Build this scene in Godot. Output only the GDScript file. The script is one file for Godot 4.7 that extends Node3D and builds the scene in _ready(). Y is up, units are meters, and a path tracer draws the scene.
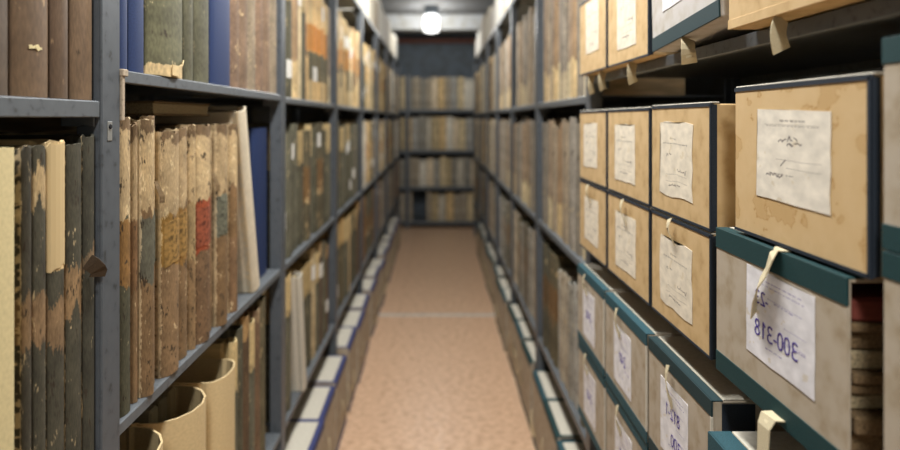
extends Node3D
# Archive aisle. Camera at the origin of x and z, eye 1.32 m above the floor, looking along -z.
# Left rack front at x = -0.446, right rack front at x = 0.415, back rack front at z = -7.87.

const EYE := 1.32
const XL := 0.446
const XR := 0.415
const DEP := 0.42
const LAMP := Color(1.0, 0.995, 0.985)
const ORD := ["first", "second", "third", "fourth", "fifth", "sixth", "seventh", "eighth", "ninth", "tenth", "eleventh", "twelfth", "thirteenth", "fourteenth", "fifteenth", "sixteenth", "seventeenth", "eighteenth", "nineteenth", "twentieth", "twenty-first", "twenty-second", "twenty-third", "twenty-fourth"]

var taken := {}
var rng := RandomNumberGenerator.new()
var M := {}
var T := {}
var cache := {}
var far_specs := []


class MB:
	var v := PackedVector3Array()
	var n := PackedVector3Array()
	var uv := PackedVector2Array()
	var xf := Transform3D.IDENTITY

	func tri(a: Vector3, b: Vector3, c: Vector3, na: Vector3, nb: Vector3, nc: Vector3, ua := Vector2.ZERO, ub := Vector2.ZERO, uc := Vector2.ZERO) -> void:
		# front faces run clockwise: flip when the winding does not agree with the normal
		if (c - a).cross(b - a).dot(na + nb + nc) < 0.0:
			var t := b; b = c; c = t
			t = nb; nb = nc; nc = t
			var tu := ub; ub = uc; uc = tu
		for q in [a, b, c]: v.append(xf * q)
		for q in [na, nb, nc]: n.append((xf.basis * q).normalized())
		for q in [ua, ub, uc]: uv.append(q)

	func poly(pts: Array, normal: Vector3, uvs := []) -> void:
		for i in range(1, pts.size() - 1):
			if uvs.is_empty():
				tri(pts[0], pts[i], pts[i + 1], normal, normal, normal)
			else:
				tri(pts[0], pts[i], pts[i + 1], normal, normal, normal, uvs[0], uvs[i], uvs[i + 1])

	func face(pts: Array, outward_from: Vector3) -> void:
		var nn: Vector3 = (pts[1] - pts[0]).cross(pts[2] - pts[0]).normalized()
		if nn.dot((pts[0] + pts[2]) * 0.5 - outward_from) < 0.0: nn = -nn
		poly(pts, nn)

	func box(lo: Vector3, hi: Vector3, b := 0.0) -> void:
		var c := (lo + hi) * 0.5
		var h := (hi - lo) * 0.5
		b = minf(b, 0.45 * minf(h.x, minf(h.y, h.z)) * 2.0)
		for ax in 3:
			for s in [-1.0, 1.0]:
				var nn := Vector3.ZERO; nn[ax] = s
				var pts := []
				for k in [[-1, -1], [1, -1], [1, 1], [-1, 1]]:
					var p := c
					p[ax] += s * h[ax]
					p[(ax + 1) % 3] += k[0] * (h[(ax + 1) % 3] - b)
					p[(ax + 2) % 3] += k[1] * (h[(ax + 2) % 3] - b)
					pts.append(p)
				poly(pts, nn)
		if b <= 0.0: return
		for ax in 3:
			var u := (ax + 1) % 3
			var w := (ax + 2) % 3
			for su in [-1.0, 1.0]:
				for sw in [-1.0, 1.0]:
					var nn := Vector3.ZERO; nn[u] = su; nn[w] = sw
					var pts := []
					for k in [[-1, 0], [1, 0], [1, 1], [-1, 1]]:
						var p := c
						p[ax] += k[0] * (h[ax] - b)
						p[u] += su * (h[u] - (b if k[1] else 0.0))
						p[w] += sw * (h[w] - (0.0 if k[1] else b))
						pts.append(p)
					poly(pts, nn.normalized())
		for sx in [-1.0, 1.0]:
			for sy in [-1.0, 1.0]:
				for sz in [-1.0, 1.0]:
					var s3 := Vector3(sx, sy, sz)
					poly([c + s3 * (h - Vector3(0, b, b)), c + s3 * (h - Vector3(b, 0, b)), c + s3 * (h - Vector3(b, b, 0))], s3.normalized())

	# a flat sheet facing +z whose front carries the texture once
	func sheet(w: float, h: float, t: float, jag := 0.0, r: RandomNumberGenerator = null) -> void:
		var ring := []
		var uvs := []
		var per := 1 if jag == 0.0 else 5
		var cs := [Vector2(0, 0), Vector2(1, 0), Vector2(1, 1), Vector2(0, 1)]
		for i in 4:
			for k in per:
				var q: Vector2 = cs[i].lerp(cs[(i + 1) % 4], float(k) / per)
				uvs.append(q)
				var j := Vector2.ZERO if jag == 0.0 else Vector2(r.randf_range(-jag, jag), r.randf_range(-jag, jag))
				ring.append(Vector3((q.x - 0.5) * w + j.x, (0.5 - q.y) * h + j.y, t))
		poly(ring, Vector3.BACK, uvs)
		var m := ring.size()
		for i in m:
			var a: Vector3 = ring[i]
			var b: Vector3 = ring[(i + 1) % m]
			face([a, b, b - Vector3(0, 0, t), a - Vector3(0, 0, t)], Vector3(0, 0, t * 0.5))

	# ribbon along points, flat side across "side"
	func ribbon(pts: Array, side: Vector3, w: float, t: float, twist := 0.0) -> void:
		var rows := []
		for i in pts.size():
			var d: Vector3 = (pts[mini(i + 1, pts.size() - 1)] - pts[maxi(i - 1, 0)]).normalized()
			var s := side.rotated(d, twist * i / (pts.size() - 1.0)) if twist != 0.0 else side
			s = (s - d * s.dot(d)).normalized()
			var up := d.cross(s).normalized()
			var p: Vector3 = pts[i]
			rows.append([p - s * w * 0.5 - up * t * 0.5, p + s * w * 0.5 - up * t * 0.5, p + s * w * 0.5 + up * t * 0.5, p - s * w * 0.5 + up * t * 0.5, p])
		for i in rows.size() - 1:
			var mid: Vector3 = (rows[i][4] + rows[i + 1][4]) * 0.5
			for k in 4:
				face([rows[i][k], rows[i][(k + 1) % 4], rows[i + 1][(k + 1) % 4], rows[i + 1][k]], mid)
		for e in [0, rows.size() - 1]:
			face([rows[e][0], rows[e][1], rows[e][2], rows[e][3]], rows[1 if e == 0 else e - 1][4])

	func lathe(profile: Array, seg: int) -> void:
		for i in profile.size() - 1:
			var p: Vector2 = profile[i]
			var q: Vector2 = profile[i + 1]
			var sl := Vector2(q.y - p.y, p.x - q.x).normalized()
			for k in seg:
				var a := TAU * k / seg
				var b := TAU * (k + 1) / seg
				var da := Vector3(cos(a), 0, sin(a))
				var db := Vector3(cos(b), 0, sin(b))
				var na := da * absf(sl.x) + Vector3(0, sl.y if sl.x >= 0 else -sl.y, 0)
				var nb := db * absf(sl.x) + Vector3(0, sl.y if sl.x >= 0 else -sl.y, 0)
				var pa := da * p.x + Vector3(0, p.y, 0)
				var pb := db * p.x + Vector3(0, p.y, 0)
				var qa := da * q.x + Vector3(0, q.y, 0)
				var qb := db * q.x + Vector3(0, q.y, 0)
				if p.x > 1e-6: tri(pa, pb, qa, na, nb, na)
				if q.x > 1e-6: tri(pb, qb, qa, nb, nb, na)

	func mesh() -> ArrayMesh:
		var arr := []
		arr.resize(Mesh.ARRAY_MAX)
		arr[Mesh.ARRAY_VERTEX] = v
		arr[Mesh.ARRAY_NORMAL] = n
		arr[Mesh.ARRAY_TEX_UV] = uv
		var m := ArrayMesh.new()
		m.add_surface_from_arrays(Mesh.PRIMITIVE_TRIANGLES, arr)
		return m


# ---------------------------------------------------------------- naming and nodes
func numbered(called: String) -> String:
	var k: int = taken.get(called, 0)
	taken[called] = k + 1
	return called if k == 0 else "%s_%03d" % [called, k]

func tag(o: Node, label: String, category: String, group := "", kind := "") -> void:
	if label: o.set_meta("label", label)
	if category: o.set_meta("category", category)
	if group: o.set_meta("group", group)
	if kind: o.set_meta("kind", kind)

func thing(called: String, label: String, category: String, group := "") -> Node3D:
	var o := Node3D.new()
	o.name = numbered(called)
	add_child(o)
	tag(o, label, category, group)
	return o

func put(called: String, mesh: Mesh, m: Material, parent: Node, at := Vector3.ZERO) -> MeshInstance3D:
	var o := MeshInstance3D.new()
	o.mesh = mesh
	o.material_override = m
	o.position = at
	if parent == self:
		o.name = numbered(called)
		add_child(o)
	else:
		o.name = called
		parent.add_child(o, true)
	return o

func struct(called: String, mesh: Mesh, m: Material) -> MeshInstance3D:
	var o := put(called, mesh, m, self)
	o.set_meta("kind", "structure")
	return o

# local +z faces the aisle; on the left local +x runs away from the camera, on the right towards it
func place(o: Node3D, side: int, x: float, z: float, y: float, lean := 0.0, yaw := 0.0) -> void:
	o.position = Vector3(side * x, EYE + y + (0.0006 if o.get_parent() == self else 0.0), -z)
	o.basis = Basis(Vector3.UP, (PI / 2 if side < 0 else -PI / 2) + yaw) * Basis(Vector3.BACK, lean)

func boxmesh(lo: Vector3, hi: Vector3, b := 0.0) -> ArrayMesh:
	var key := [lo.snapped(Vector3.ONE * 1e-4), hi.snapped(Vector3.ONE * 1e-4), b]
	if not cache.has(key):
		var mb := MB.new()
		mb.box(lo, hi, b)
		cache[key] = mb.mesh()
	return cache[key]


# ---------------------------------------------------------------- textures and materials
func noise_tex(sd: int, freq: float, stops: Array, size := 256, octaves := 4, kind := FastNoiseLite.TYPE_SIMPLEX_SMOOTH) -> NoiseTexture2D:
	var f := FastNoiseLite.new()
	f.seed = sd
	f.frequency = freq
	f.noise_type = kind
	f.fractal_octaves = octaves
	var g := Gradient.new()
	var offs := PackedFloat32Array()
	var cols := PackedColorArray()
	for s in stops:
		offs.append(s[0])
		cols.append(s[1])
	g.offsets = offs
	g.colors = cols
	var t := NoiseTexture2D.new()
	t.width = size
	t.height = size
	t.seamless = true
	t.noise = f
	t.color_ramp = g
	return t

func grey(x: float) -> Color:
	return Color(x, x, x)

func rgb(r: int, g: int, b: int) -> Color:
	return Color8(r, g, b)

func mat(c: Color, rough := 0.85, tex: Texture2D = null, scale := 4.0, bump: Texture2D = null, bump_cm := 0.05, metal := 0.0) -> StandardMaterial3D:
	var m := StandardMaterial3D.new()
	m.albedo_color = c
	m.roughness = rough
	m.metallic = metal
	m.metallic_specular = 0.4
	if tex:
		m.albedo_texture = tex
		m.uv1_triplanar = true
		m.uv1_scale = Vector3.ONE * scale
	if bump:
		m.heightmap_enabled = true
		m.heightmap_texture = bump
		m.heightmap_scale = bump_cm
	return m

# a spine: base colour, bands [from, to, colour, raggedness] down its height, flecks of bare board, threadbare grain
func spine_tex(sd: int, base: Color, bands: Array, fleck := 0.25, fleck_color := Color8(186, 166, 128), w := 96, h := 320, gouge := 0.6, worn := 0.0, grain := 0.2, below := 1.0) -> ImageTexture:
	var f := FastNoiseLite.new(); f.seed = sd; f.frequency = 0.02; f.fractal_octaves = 4
	var fine := FastNoiseLite.new(); fine.seed = sd + 99; fine.frequency = 0.16; fine.fractal_octaves = 3
	var im := Image.create(w, h, false, Image.FORMAT_RGB8)
	for y in h:
		for x in w:
			var a := f.get_noise_2d(x, y * 0.8)
			var b := fine.get_noise_2d(x * 1.6, y * 0.5)
			var c := base
			var vv := float(y) / h
			for bd in bands:
				var e: float = bd[3]
				var off: float = f.get_noise_2d(x * 1.7 + 500.0, bd[0] * 900.0) * e + fine.get_noise_2d(x, y + 300.0) * e * 0.25
				var off2: float = f.get_noise_2d(x * 1.7 + 900.0, bd[1] * 900.0) * e + fine.get_noise_2d(x, y + 700.0) * e * 0.25
				if vv > bd[0] + (off if bd[0] > 0.0 else -1.0) and vv < bd[1] + (off2 if bd[1] < 1.0 else 1.0):
					c = bd[2]
			var hole := f.get_noise_2d(x * 1.3 + 2000.0, y * 0.9 + 77.0) + 0.45 * b
			var fl := fleck * (1.0 if vv < 0.36 else below)
			if hole > 0.62 - fl:
				c = c.lerp(fleck_color, clampf((hole - 0.62 + fl) * 9.0, 0.0, 0.85))
			elif hole < -gouge:
				c = c.lerp(Color8(58, 48, 36), clampf((-hole - gouge) * 7.0, 0.0, 0.8))
			if worn > 0.0:
				var u := float(x) / w
				var near_joint := 1.0 - minf(absf(u - 0.19), absf(u - 0.81)) / 0.075
				if near_joint > 0.0 and near_joint + 0.5 * b + 0.4 * a > 1.0 - worn:
					c = c.lerp(Color8(206, 184, 146), 0.7)
			var k := 1.0 + grain * a + grain * b
			im.set_pixel(x, y, Color(clampf(c.r * k, 0, 1), clampf(c.g * k, 0, 1), clampf(c.b * k, 0, 1)))
	return ImageTexture.create_from_image(im)

func spine_mat(tex: Texture2D, tint := Color.WHITE, rough := 0.8) -> StandardMaterial3D:
	var m := StandardMaterial3D.new()
	m.albedo_texture = tex
	m.albedo_color = tint
	m.roughness = rough
	m.metallic_specular = 0.35
	return m

func stroke(im: Image, a: Vector2, b: Vector2, c: Color, thick := 1.0) -> void:
	var steps := int(a.distance_to(b) * 2.0) + 1
	for i in steps + 1:
		var p := a.lerp(b, float(i) / steps)
		im.fill_rect(Rect2i(int(p.x), int(p.y), int(ceil(thick)), int(ceil(thick))), c)

func scribble(im: Image, r: RandomNumberGenerator, at: Vector2, length: float, tall: float, c: Color, thick := 1.0) -> void:
	var p := at
	var x := 0.0
	while x < length:
		x += tall * r.randf_range(0.25, 0.6)
		var q := at + Vector2(x, r.randf_range(-tall, 0.0) if r.randf() < 0.7 else r.randf_range(-tall * 1.7, tall * 0.5))
		if r.randf() > 0.14: stroke(im, p, q, c, thick)
		p = q

# a printed form: heading in small type, ruled lines, a few words in ink
func paper_tex(sd: int, paper: Color, ink: Color, hand: Color, lines: Array) -> ImageTexture:
	var r := RandomNumberGenerator.new(); r.seed = sd
	var f := FastNoiseLite.new(); f.seed = sd; f.frequency = 0.02; f.fractal_octaves = 5
	var w := 200
	var h := 240
	var im := Image.create(w, h, false, Image.FORMAT_RGB8)
	for y in h:
		for x in w:
			var k := 1.0 + 0.10 * f.get_noise_2d(x, y)
			var c := Color(paper.r * k, paper.g * k, paper.b * k)
			if f.get_noise_2d(x * 0.8 + 900, y * 0.8) > 0.42: c = c.lerp(Color8(196, 178, 140), 0.35)
			im.set_pixel(x, y, c.clamp())
	for l in lines:            # [kind, x, y, length, height]
		match l[0]:
			"print":
				var x: float = l[1]
				while x < l[1] + l[3]:
					var wl: float = r.randf_range(3, 11)
					for k in int(wl / 3.0) + 1:
						im.fill_rect(Rect2i(int(x + k * 3), int(l[2]), 2, int(l[4] * r.randf_range(0.6, 1.0))), ink)
					x += wl + 5
			"rule":
				var x: float = l[1]
				while x < l[1] + l[3]:
					im.fill_rect(Rect2i(int(x), int(l[2]), 3, 1), ink)
					x += 4
			"hand":
				scribble(im, r, Vector2(l[1], l[2]), l[3], l[4], hand, 2.0)
	return ImageTexture.create_from_image(im)

func make_materials() -> void:
	T.cloth = noise_tex(3, 0.11, [[0.0, grey(0.62)], [0.45, grey(0.88)], [1.0, grey(1.0)]], 256, 4)
	T.card = noise_tex(5, 0.018, [[0.0, Color(0.84, 0.80, 0.73)], [0.32, Color(0.94, 0.925, 0.89)], [0.62, Color(0.985, 0.98, 0.97)], [1.0, Color(1, 1, 1)]], 512, 6)
	T.blotch = noise_tex(6, 0.035, [[0.0, grey(0.42)], [0.3, grey(0.66)], [0.5, grey(0.9)], [1.0, grey(1.0)]], 256, 5)
	T.fibre = noise_tex(7, 0.09, [[0.0, grey(0.90)], [0.5, grey(0.96)], [1.0, grey(1.0)]], 256, 5)
	T.stain = noise_tex(9, 0.008, [[0.0, Color(0.93, 0.90, 0.83)], [0.27, Color(0.94, 0.91, 0.85)], [0.30, Color(0.86, 0.79, 0.66)], [0.315, Color(0.98, 0.97, 0.95)], [0.7, Color(1, 1, 1)], [1.0, Color(0.95, 0.93, 0.89)]], 512, 5)
	T.paint = noise_tex(11, 0.03, [[0.0, Color(0.62, 0.58, 0.52)], [0.16, Color(0.80, 0.80, 0.80)], [0.3, Color(0.95, 0.95, 0.95)], [1.0, Color(1, 1, 1)]], 512, 6)
	T.lino = noise_tex(13, 0.014, [[0.0, Color(0.80, 0.76, 0.72)], [0.33, Color(0.92, 0.90, 0.885)], [0.55, Color(0.96, 0.95, 0.945)], [0.75, Color(1.0, 1.0, 1.0)], [1.0, Color(0.94, 0.91, 0.88)]], 1024, 7)
	T.rough = noise_tex(15, 0.03, [[0.0, grey(0.25)], [0.5, grey(0.42)], [1.0, grey(0.62)]], 512, 5)
	T.bump = noise_tex(17, 0.12, [[0.0, grey(0.2)], [1.0, grey(0.8)]], 256, 4)
	T.leaves = noise_tex(19, 0.3, [[0.0, grey(0.55)], [0.5, grey(0.85)], [1.0, grey(1.0)]], 128, 2)

	M.steel = mat(rgb(88, 93, 98), 0.42, T.paint, 2.2, T.bump, 0.01)
	M.shelf = mat(rgb(98, 103, 107), 0.45, T.paint, 3.1, T.bump, 0.01)
	M.bare = mat(rgb(176, 160, 138), 0.6, T.paint, 9.0)
	M.bolt = mat(rgb(170, 172, 170), 0.35, null, 1.0, null, 0.0, 0.6)
	M.hole = mat(rgb(24, 24, 26), 0.9)
	M.pages = mat(rgb(186, 168, 132), 0.95, T.leaves, 7.0)
	M.old_pages = mat(rgb(140, 116, 84), 0.95, T.leaves, 7.0)
	M.tan = mat(rgb(202, 173, 127), 0.82, T.card, 2.4, T.bump, 0.01)
	M.tan_stained = mat(rgb(204, 175, 129), 0.82, T.stain, 3.3, T.bump, 0.01)
	M.greycard = mat(rgb(178, 166, 148), 0.85, T.card, 2.6, T.bump, 0.01)
	M.palecard = mat(rgb(192, 188, 184), 0.85, T.card, 2.1, T.bump, 0.01)
	M.innercard = mat(rgb(176, 160, 134), 0.9, T.fibre, 5.0)
	M.navy = mat(rgb(36, 46, 58), 0.7, T.cloth, 14.0)
	M.teal = mat(rgb(22, 64, 66), 0.7, T.cloth, 14.0)
	M.deepteal = mat(rgb(30, 58, 62), 0.7, T.cloth, 14.0)
	M.brightteal = mat(rgb(44, 86, 96), 0.7, T.cloth, 14.0)
	M.bluetape = mat(rgb(62, 70, 122), 0.7, T.cloth, 14.0)
	M.ribbon = mat(rgb(222, 208, 172), 0.9, T.cloth, 30.0)
	M.white = mat(rgb(226, 224, 216), 0.9, T.fibre, 4.0)
	M.offwhite = mat(rgb(206, 200, 184), 0.9, T.fibre, 4.0)
	M.manila = mat(rgb(214, 190, 144), 0.85, T.fibre, 6.0, T.bump, 0.01)
	M.cream = mat(rgb(214, 198, 150), 0.85, T.fibre, 6.0, T.bump, 0.01)
	M.leather = mat(rgb(84, 70, 54), 0.85, T.cloth, 20.0)
	M.ink = mat(rgb(74, 60, 138), 0.8)
	M.blue = mat(rgb(40, 58, 100), 0.65, T.cloth, 12.0, T.bump, 0.02)
	M.lining = mat(rgb(120, 60, 50), 0.9, T.fibre, 6.0)
	M.plaster = mat(rgb(140, 142, 143), 0.9, T.card, 0.7)
	M.ceiling = mat(rgb(104, 106, 108), 0.9, T.card, 0.7)
	M.slate = mat(rgb(104, 114, 124), 0.8, T.card, 0.7)
	M.beam = mat(rgb(178, 181, 183), 0.8, T.card, 0.7)
	M.redpipe = mat(rgb(128, 86, 74), 0.6, T.paint, 2.0)
	M.floor = mat(rgb(220, 185, 153), 0.5, T.lino, 1.5, T.bump, 0.01)
	M.floor.roughness_texture = T.rough
	M.floor.roughness = 0.85
	M.strip = mat(rgb(206, 200, 190), 0.45, T.paint, 1.0)
	var ink := rgb(120, 112, 104)
	var purple := rgb(98, 86, 152)
	T.form = paper_tex(21, rgb(224, 216, 200), ink, rgb(96, 88, 86), [["print", 70, 28, 66, 6], ["rule", 24, 40, 150, 1], ["print", 30, 43, 140, 3], ["hand", 66, 84, 52, 11], ["hand", 92, 92, 40, 6], ["rule", 60, 130, 120, 1], ["hand", 74, 146, 12, 16], ["rule", 90, 150, 90, 1], ["print", 40, 168, 60, 4], ["hand", 30, 176, 50, 5]])
	T.form_b = paper_tex(25, rgb(220, 210, 190), ink, rgb(104, 94, 88), [["print", 66, 50, 40, 5], ["print", 22, 66, 150, 5], ["hand", 44, 110, 30, 10], ["hand", 110, 158, 56, 7], ["rule", 40, 168, 130, 1], ["rule", 40, 190, 130, 1], ["hand", 60, 206, 70, 6]])
	T.form_c = paper_tex(29, rgb(222, 220, 222), purple, purple, [["print", 50, 22, 110, 4], ["print", 40, 34, 130, 3], ["rule", 70, 66, 100, 1], ["print", 90, 70, 50, 4], ["rule", 120, 118, 60, 1], ["rule", 120, 150, 60, 1], ["print", 128, 154, 40, 4], ["print", 64, 196, 44, 4]])
	M.form = spine_mat(T.form, Color.WHITE, 0.9)
	M.form_b = spine_mat(T.form_b, Color.WHITE, 0.9)
	M.form_c = spine_mat(T.form_c, Color.WHITE, 0.9)

	# cloth and leather bindings met again and again down the aisle
	var olive := rgb(100, 98, 82)
	var tan := rgb(196, 172, 128)
	var defs := {
		"olive": [olive, [], 0.04],
		"olive cream-topped": [olive, [[0.0, 0.30, rgb(190, 168, 122), 0.05]], 0.08],
		"olive patched": [rgb(94, 92, 78), [[0.30, 0.62, rgb(112, 92, 66), 0.10]], 0.16],
		"brown": [rgb(128, 104, 82), [], 0.14],
		"brown cream-footed": [rgb(150, 132, 110), [[0.72, 1.0, rgb(200, 184, 148), 0.09]], 0.10],
		"greyish brown": [rgb(144, 137, 125), [], 0.06],
		"greyish brown pale-footed": [rgb(152, 144, 132), [[0.78, 1.0, rgb(196, 182, 154), 0.05]], 0.06],
		"tan": [tan, [[0.36, 0.58, rgb(176, 132, 78), 0.03]], 0.08],
		"pale tan": [rgb(206, 188, 150), [], 0.10],
		"orange-banded tan": [rgb(200, 178, 136), [[0.30, 0.55, rgb(196, 140, 78), 0.02], [0.55, 0.80, olive, 0.03]], 0.06],
		"grey": [rgb(160, 158, 150), [], 0.04],
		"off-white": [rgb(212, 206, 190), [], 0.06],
		"dark brown": [rgb(92, 78, 64), [[0.0, 0.12, rgb(160, 136, 100), 0.06]], 0.10],
	}
	var i := 0
	for k in defs:
		var t := spine_tex(100 + i * 7, defs[k][0], defs[k][1], defs[k][2], Color8(190, 172, 136), 80, 240)
		M["b:" + k] = []
		for tint in [Color(1, 1, 1), Color(0.88, 0.87, 0.85), Color(1.0, 0.95, 0.88)]:
			M["b:" + k].append(spine_mat(t, tint, 0.8))
		i += 1


# ---------------------------------------------------------------- bound volumes
# plan outline of a cover: boards along -z, hinge grooves, rounded spine at z = 0
func outline(w: float, dep: float, bulge: float, inset: float) -> Array:
	var hw := w * 0.5 - inset
	var pts := [Vector2(-hw, -dep)]
	var groove := minf(0.003, w * 0.08)
	pts.append(Vector2(-hw, -bulge - 0.018))
	pts.append(Vector2(-hw + groove, -bulge - 0.011))
	var seg := 8
	for k in seg + 1:
		var a := PI - PI * k / seg
		pts.append(Vector2(cos(a) * hw, -inset - bulge + sin(a) * bulge))
	pts.append(Vector2(hw - groove, -bulge - 0.011))
	pts.append(Vector2(hw, -bulge - 0.018))
	pts.append(Vector2(hw, -dep))
	return pts

func cover_mesh(w: float, h: float, dep: float, bulge: float, wear: float, sd: int) -> ArrayMesh:
	w = snappedf(w, 0.002); h = snappedf(h, 0.005)
	var key := ["cover", w, h, dep, bulge, wear, sd]
	if cache.has(key): return cache[key]
	var r := RandomNumberGenerator.new(); r.seed = sd * 131 + 7
	var mb := MB.new()
	var o := outline(w, dep, bulge, 0.0)
	var p := outline(w, dep - 0.0, bulge, 0.003)
	var tops := []
	for k in o.size(): tops.append(h - wear * r.randf() * r.randf())
	var us := []
	for k in o.size():
		us.append(clampf(0.18 + 0.64 * (k - 3.0) / 8.0, 0.0, 1.0) if k >= 3 and k <= 11 else [0.0, 0.10, 0.15][k] if k < 3 else [0.85, 0.90, 1.0][k - 12])
	var ns := []
	for k in o.size():
		var d: Vector2 = o[mini(k + 1, o.size() - 1)] - o[maxi(k - 1, 0)]
		ns.append(Vector3(-d.y, 0, d.x).normalized())
	var mid := Vector2(0, -dep * 0.5)
	for k in o.size():
		if ns[k].dot(Vector3(o[k].x, 0, o[k].y - mid.y)) < 0.0: ns[k] = -ns[k]
	for k in o.size() - 1:
		var a0 := Vector3(o[k].x, 0, o[k].y)
		var b0 := Vector3(o[k + 1].x, 0, o[k + 1].y)
		var a1 := Vector3(o[k].x, tops[k], o[k].y)
		var b1 := Vector3(o[k + 1].x, tops[k + 1], o[k + 1].y)
		var n1: Vector3 = ns[k]
		var n2: Vector3 = ns[k + 1]
		if k < 3 or k > 10:
			var d: Vector2 = o[k + 1] - o[k]
			var fl := Vector3(-d.y, 0, d.x).normalized()
			if fl.dot(n1 + n2) < 0.0: fl = -fl
			n1 = fl; n2 = fl
		mb.tri(a0, a1, b1, n1, n1, n2, Vector2(us[k], 1), Vector2(us[k], 0), Vector2(us[k + 1], 0))
		mb.tri(a0, b1, b0, n1, n2, n2, Vector2(us[k], 1), Vector2(us[k + 1], 0), Vector2(us[k + 1], 1))
		var c0 := Vector3(p[k].x, 0, p[k].y)
		var d0 := Vector3(p[k + 1].x, 0, p[k + 1].y)
		var c1 := Vector3(p[k].x, tops[k], p[k].y)
		var d1 := Vector3(p[k + 1].x, tops[k + 1], p[k + 1].y)
		mb.poly([c0, c1, d1, d0], -(n1 + n2).normalized(), [Vector2(us[k], 1), Vector2(us[k], 0), Vector2(us[k + 1], 0), Vector2(us[k + 1], 1)])
		mb.poly([a1, b1, d1, c1], Vector3.UP, [Vector2(us[k], 0), Vector2(us[k + 1], 0), Vector2(us[k + 1], 0.01), Vector2(us[k], 0.01)])
		mb.poly([a0, b0, d0, c0], Vector3.DOWN, [Vector2(us[k], 1), Vector2(us[k + 1], 1), Vector2(us[k + 1], 0.99), Vector2(us[k], 0.99)])
	cache[key] = mb.mesh()
	return cache[key]

# a curved patch glued on the spine between two heights
func patch_mesh(w: float, bulge: float, y0: float, y1: float, share: float, ragged: float, sd: int) -> ArrayMesh:
	var r := RandomNumberGenerator.new(); r.seed = sd
	var mb := MB.new()
	var seg := 6
	var lift := 0.0009
	var pts := []
	for k in seg + 1:
		var a := PI * 0.5 + PI * 0.5 * share * (1.0 - 2.0 * k / seg)
		pts.append(Vector3(cos(a) * (w * 0.5 + lift), 0, -bulge + sin(a) * (bulge + lift)))
	var top := []
	var bot := []
	for k in seg + 1:
		top.append(y1 + r.randf_range(-ragged, ragged))
		bot.append(y0 + r.randf_range(-ragged, ragged))
	for k in seg:
		var a: Vector3 = pts[k]
		var b: Vector3 = pts[k + 1]
		mb.face([a + Vector3.UP * bot[k], a + Vector3.UP * top[k], b + Vector3.UP * top[k + 1], b + Vector3.UP * bot[k + 1]], Vector3(0, (y0 + y1) * 0.5, -0.2))
		for e in [top, bot]:
			var ia := a - Vector3(0, 0, lift)
			var ib := b - Vector3(0, 0, lift)
			mb.poly([a + Vector3.UP * e[k], b + Vector3.UP * e[k + 1], ib + Vector3.UP * e[k + 1], ia + Vector3.UP * e[k]], Vector3.UP if e == top else Vector3.DOWN)
	return mb.mesh()

# spec: w h dep bulge mat sd pages label category group name [patches] [wear] [drop]
func volume(s: Dictionary) -> Node3D:
	var o := thing(s.name, s.label, s.category, s.get("group", ""))
	volume_parts(o, s)
	return o

func volume_parts(o: Node3D, s: Dictionary) -> void:
	var dep: float = s.get("dep", 0.28)
	var bulge: float = s.get("bulge", minf(0.012, s.w * 0.3))
	put("cover", cover_mesh(s.w, s.h, dep, bulge, s.get("wear", 0.004), s.get("sd", 1)), s.mat, o)
	var drop: float = s.get("drop", 0.007)
	var hw: float = snappedf(s.w, 0.002) * 0.5 - 0.0036
	if hw > 0.002:
		put("page_block", boxmesh(Vector3(-hw + minf(0.003, s.w * 0.08), 0.004, -dep + 0.004), Vector3(hw - minf(0.003, s.w * 0.08), snappedf(s.h, 0.005) - drop - s.get("wear", 0.004), -bulge - s.get("back", 0.012))), s.get("pages", M.pages), o)
	for pt in s.get("patches", []):
		var pm := put(pt[0], patch_mesh(snappedf(s.w, 0.002), bulge, pt[1] * s.h, pt[2] * s.h, pt[3], pt[5], s.get("sd", 1) + int(pt[1] * 100)), pt[4], o)
		if pt.size() > 6: pm.set_meta("label", pt[6])


# ---------------------------------------------------------------- boxes
func lettering(text: String, size: float, m: Material, parent: Node, at: Vector3, turn := 0.0) -> void:
	# the photograph shows its writing reversed, so the letters are built reversed
	var key := ["text", text, size]
	if not cache.has(key):
		var f := SystemFont.new()
		f.font_names = PackedStringArray(["Droid Sans"])
		var tm := TextMesh.new()
		tm.text = text
		tm.font = f
		tm.font_size = 32
		tm.pixel_size = size / 32.0
		tm.depth = 0.0004
		var arr := tm.get_mesh_arrays()
		var vs: PackedVector3Array = arr[Mesh.ARRAY_VERTEX]
		var nn: PackedVector3Array = arr[Mesh.ARRAY_NORMAL]
		for i in vs.size():
			vs[i].x = -vs[i].x
			nn[i].x = -nn[i].x
		var ix: PackedInt32Array = arr[Mesh.ARRAY_INDEX]
		for i in range(0, ix.size(), 3):
			var t := ix[i]; ix[i] = ix[i + 1]; ix[i + 1] = t
		var out := []
		out.resize(Mesh.ARRAY_MAX)
		out[Mesh.ARRAY_VERTEX] = vs
		out[Mesh.ARRAY_NORMAL] = nn
		out[Mesh.ARRAY_INDEX] = ix
		var am := ArrayMesh.new()
		am.add_surface_from_arrays(Mesh.PRIMITIVE_TRIANGLES, out)
		cache[key] = am
	var o := put("lettering", cache[key], m, parent, at)
	o.rotation.z = turn

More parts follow.
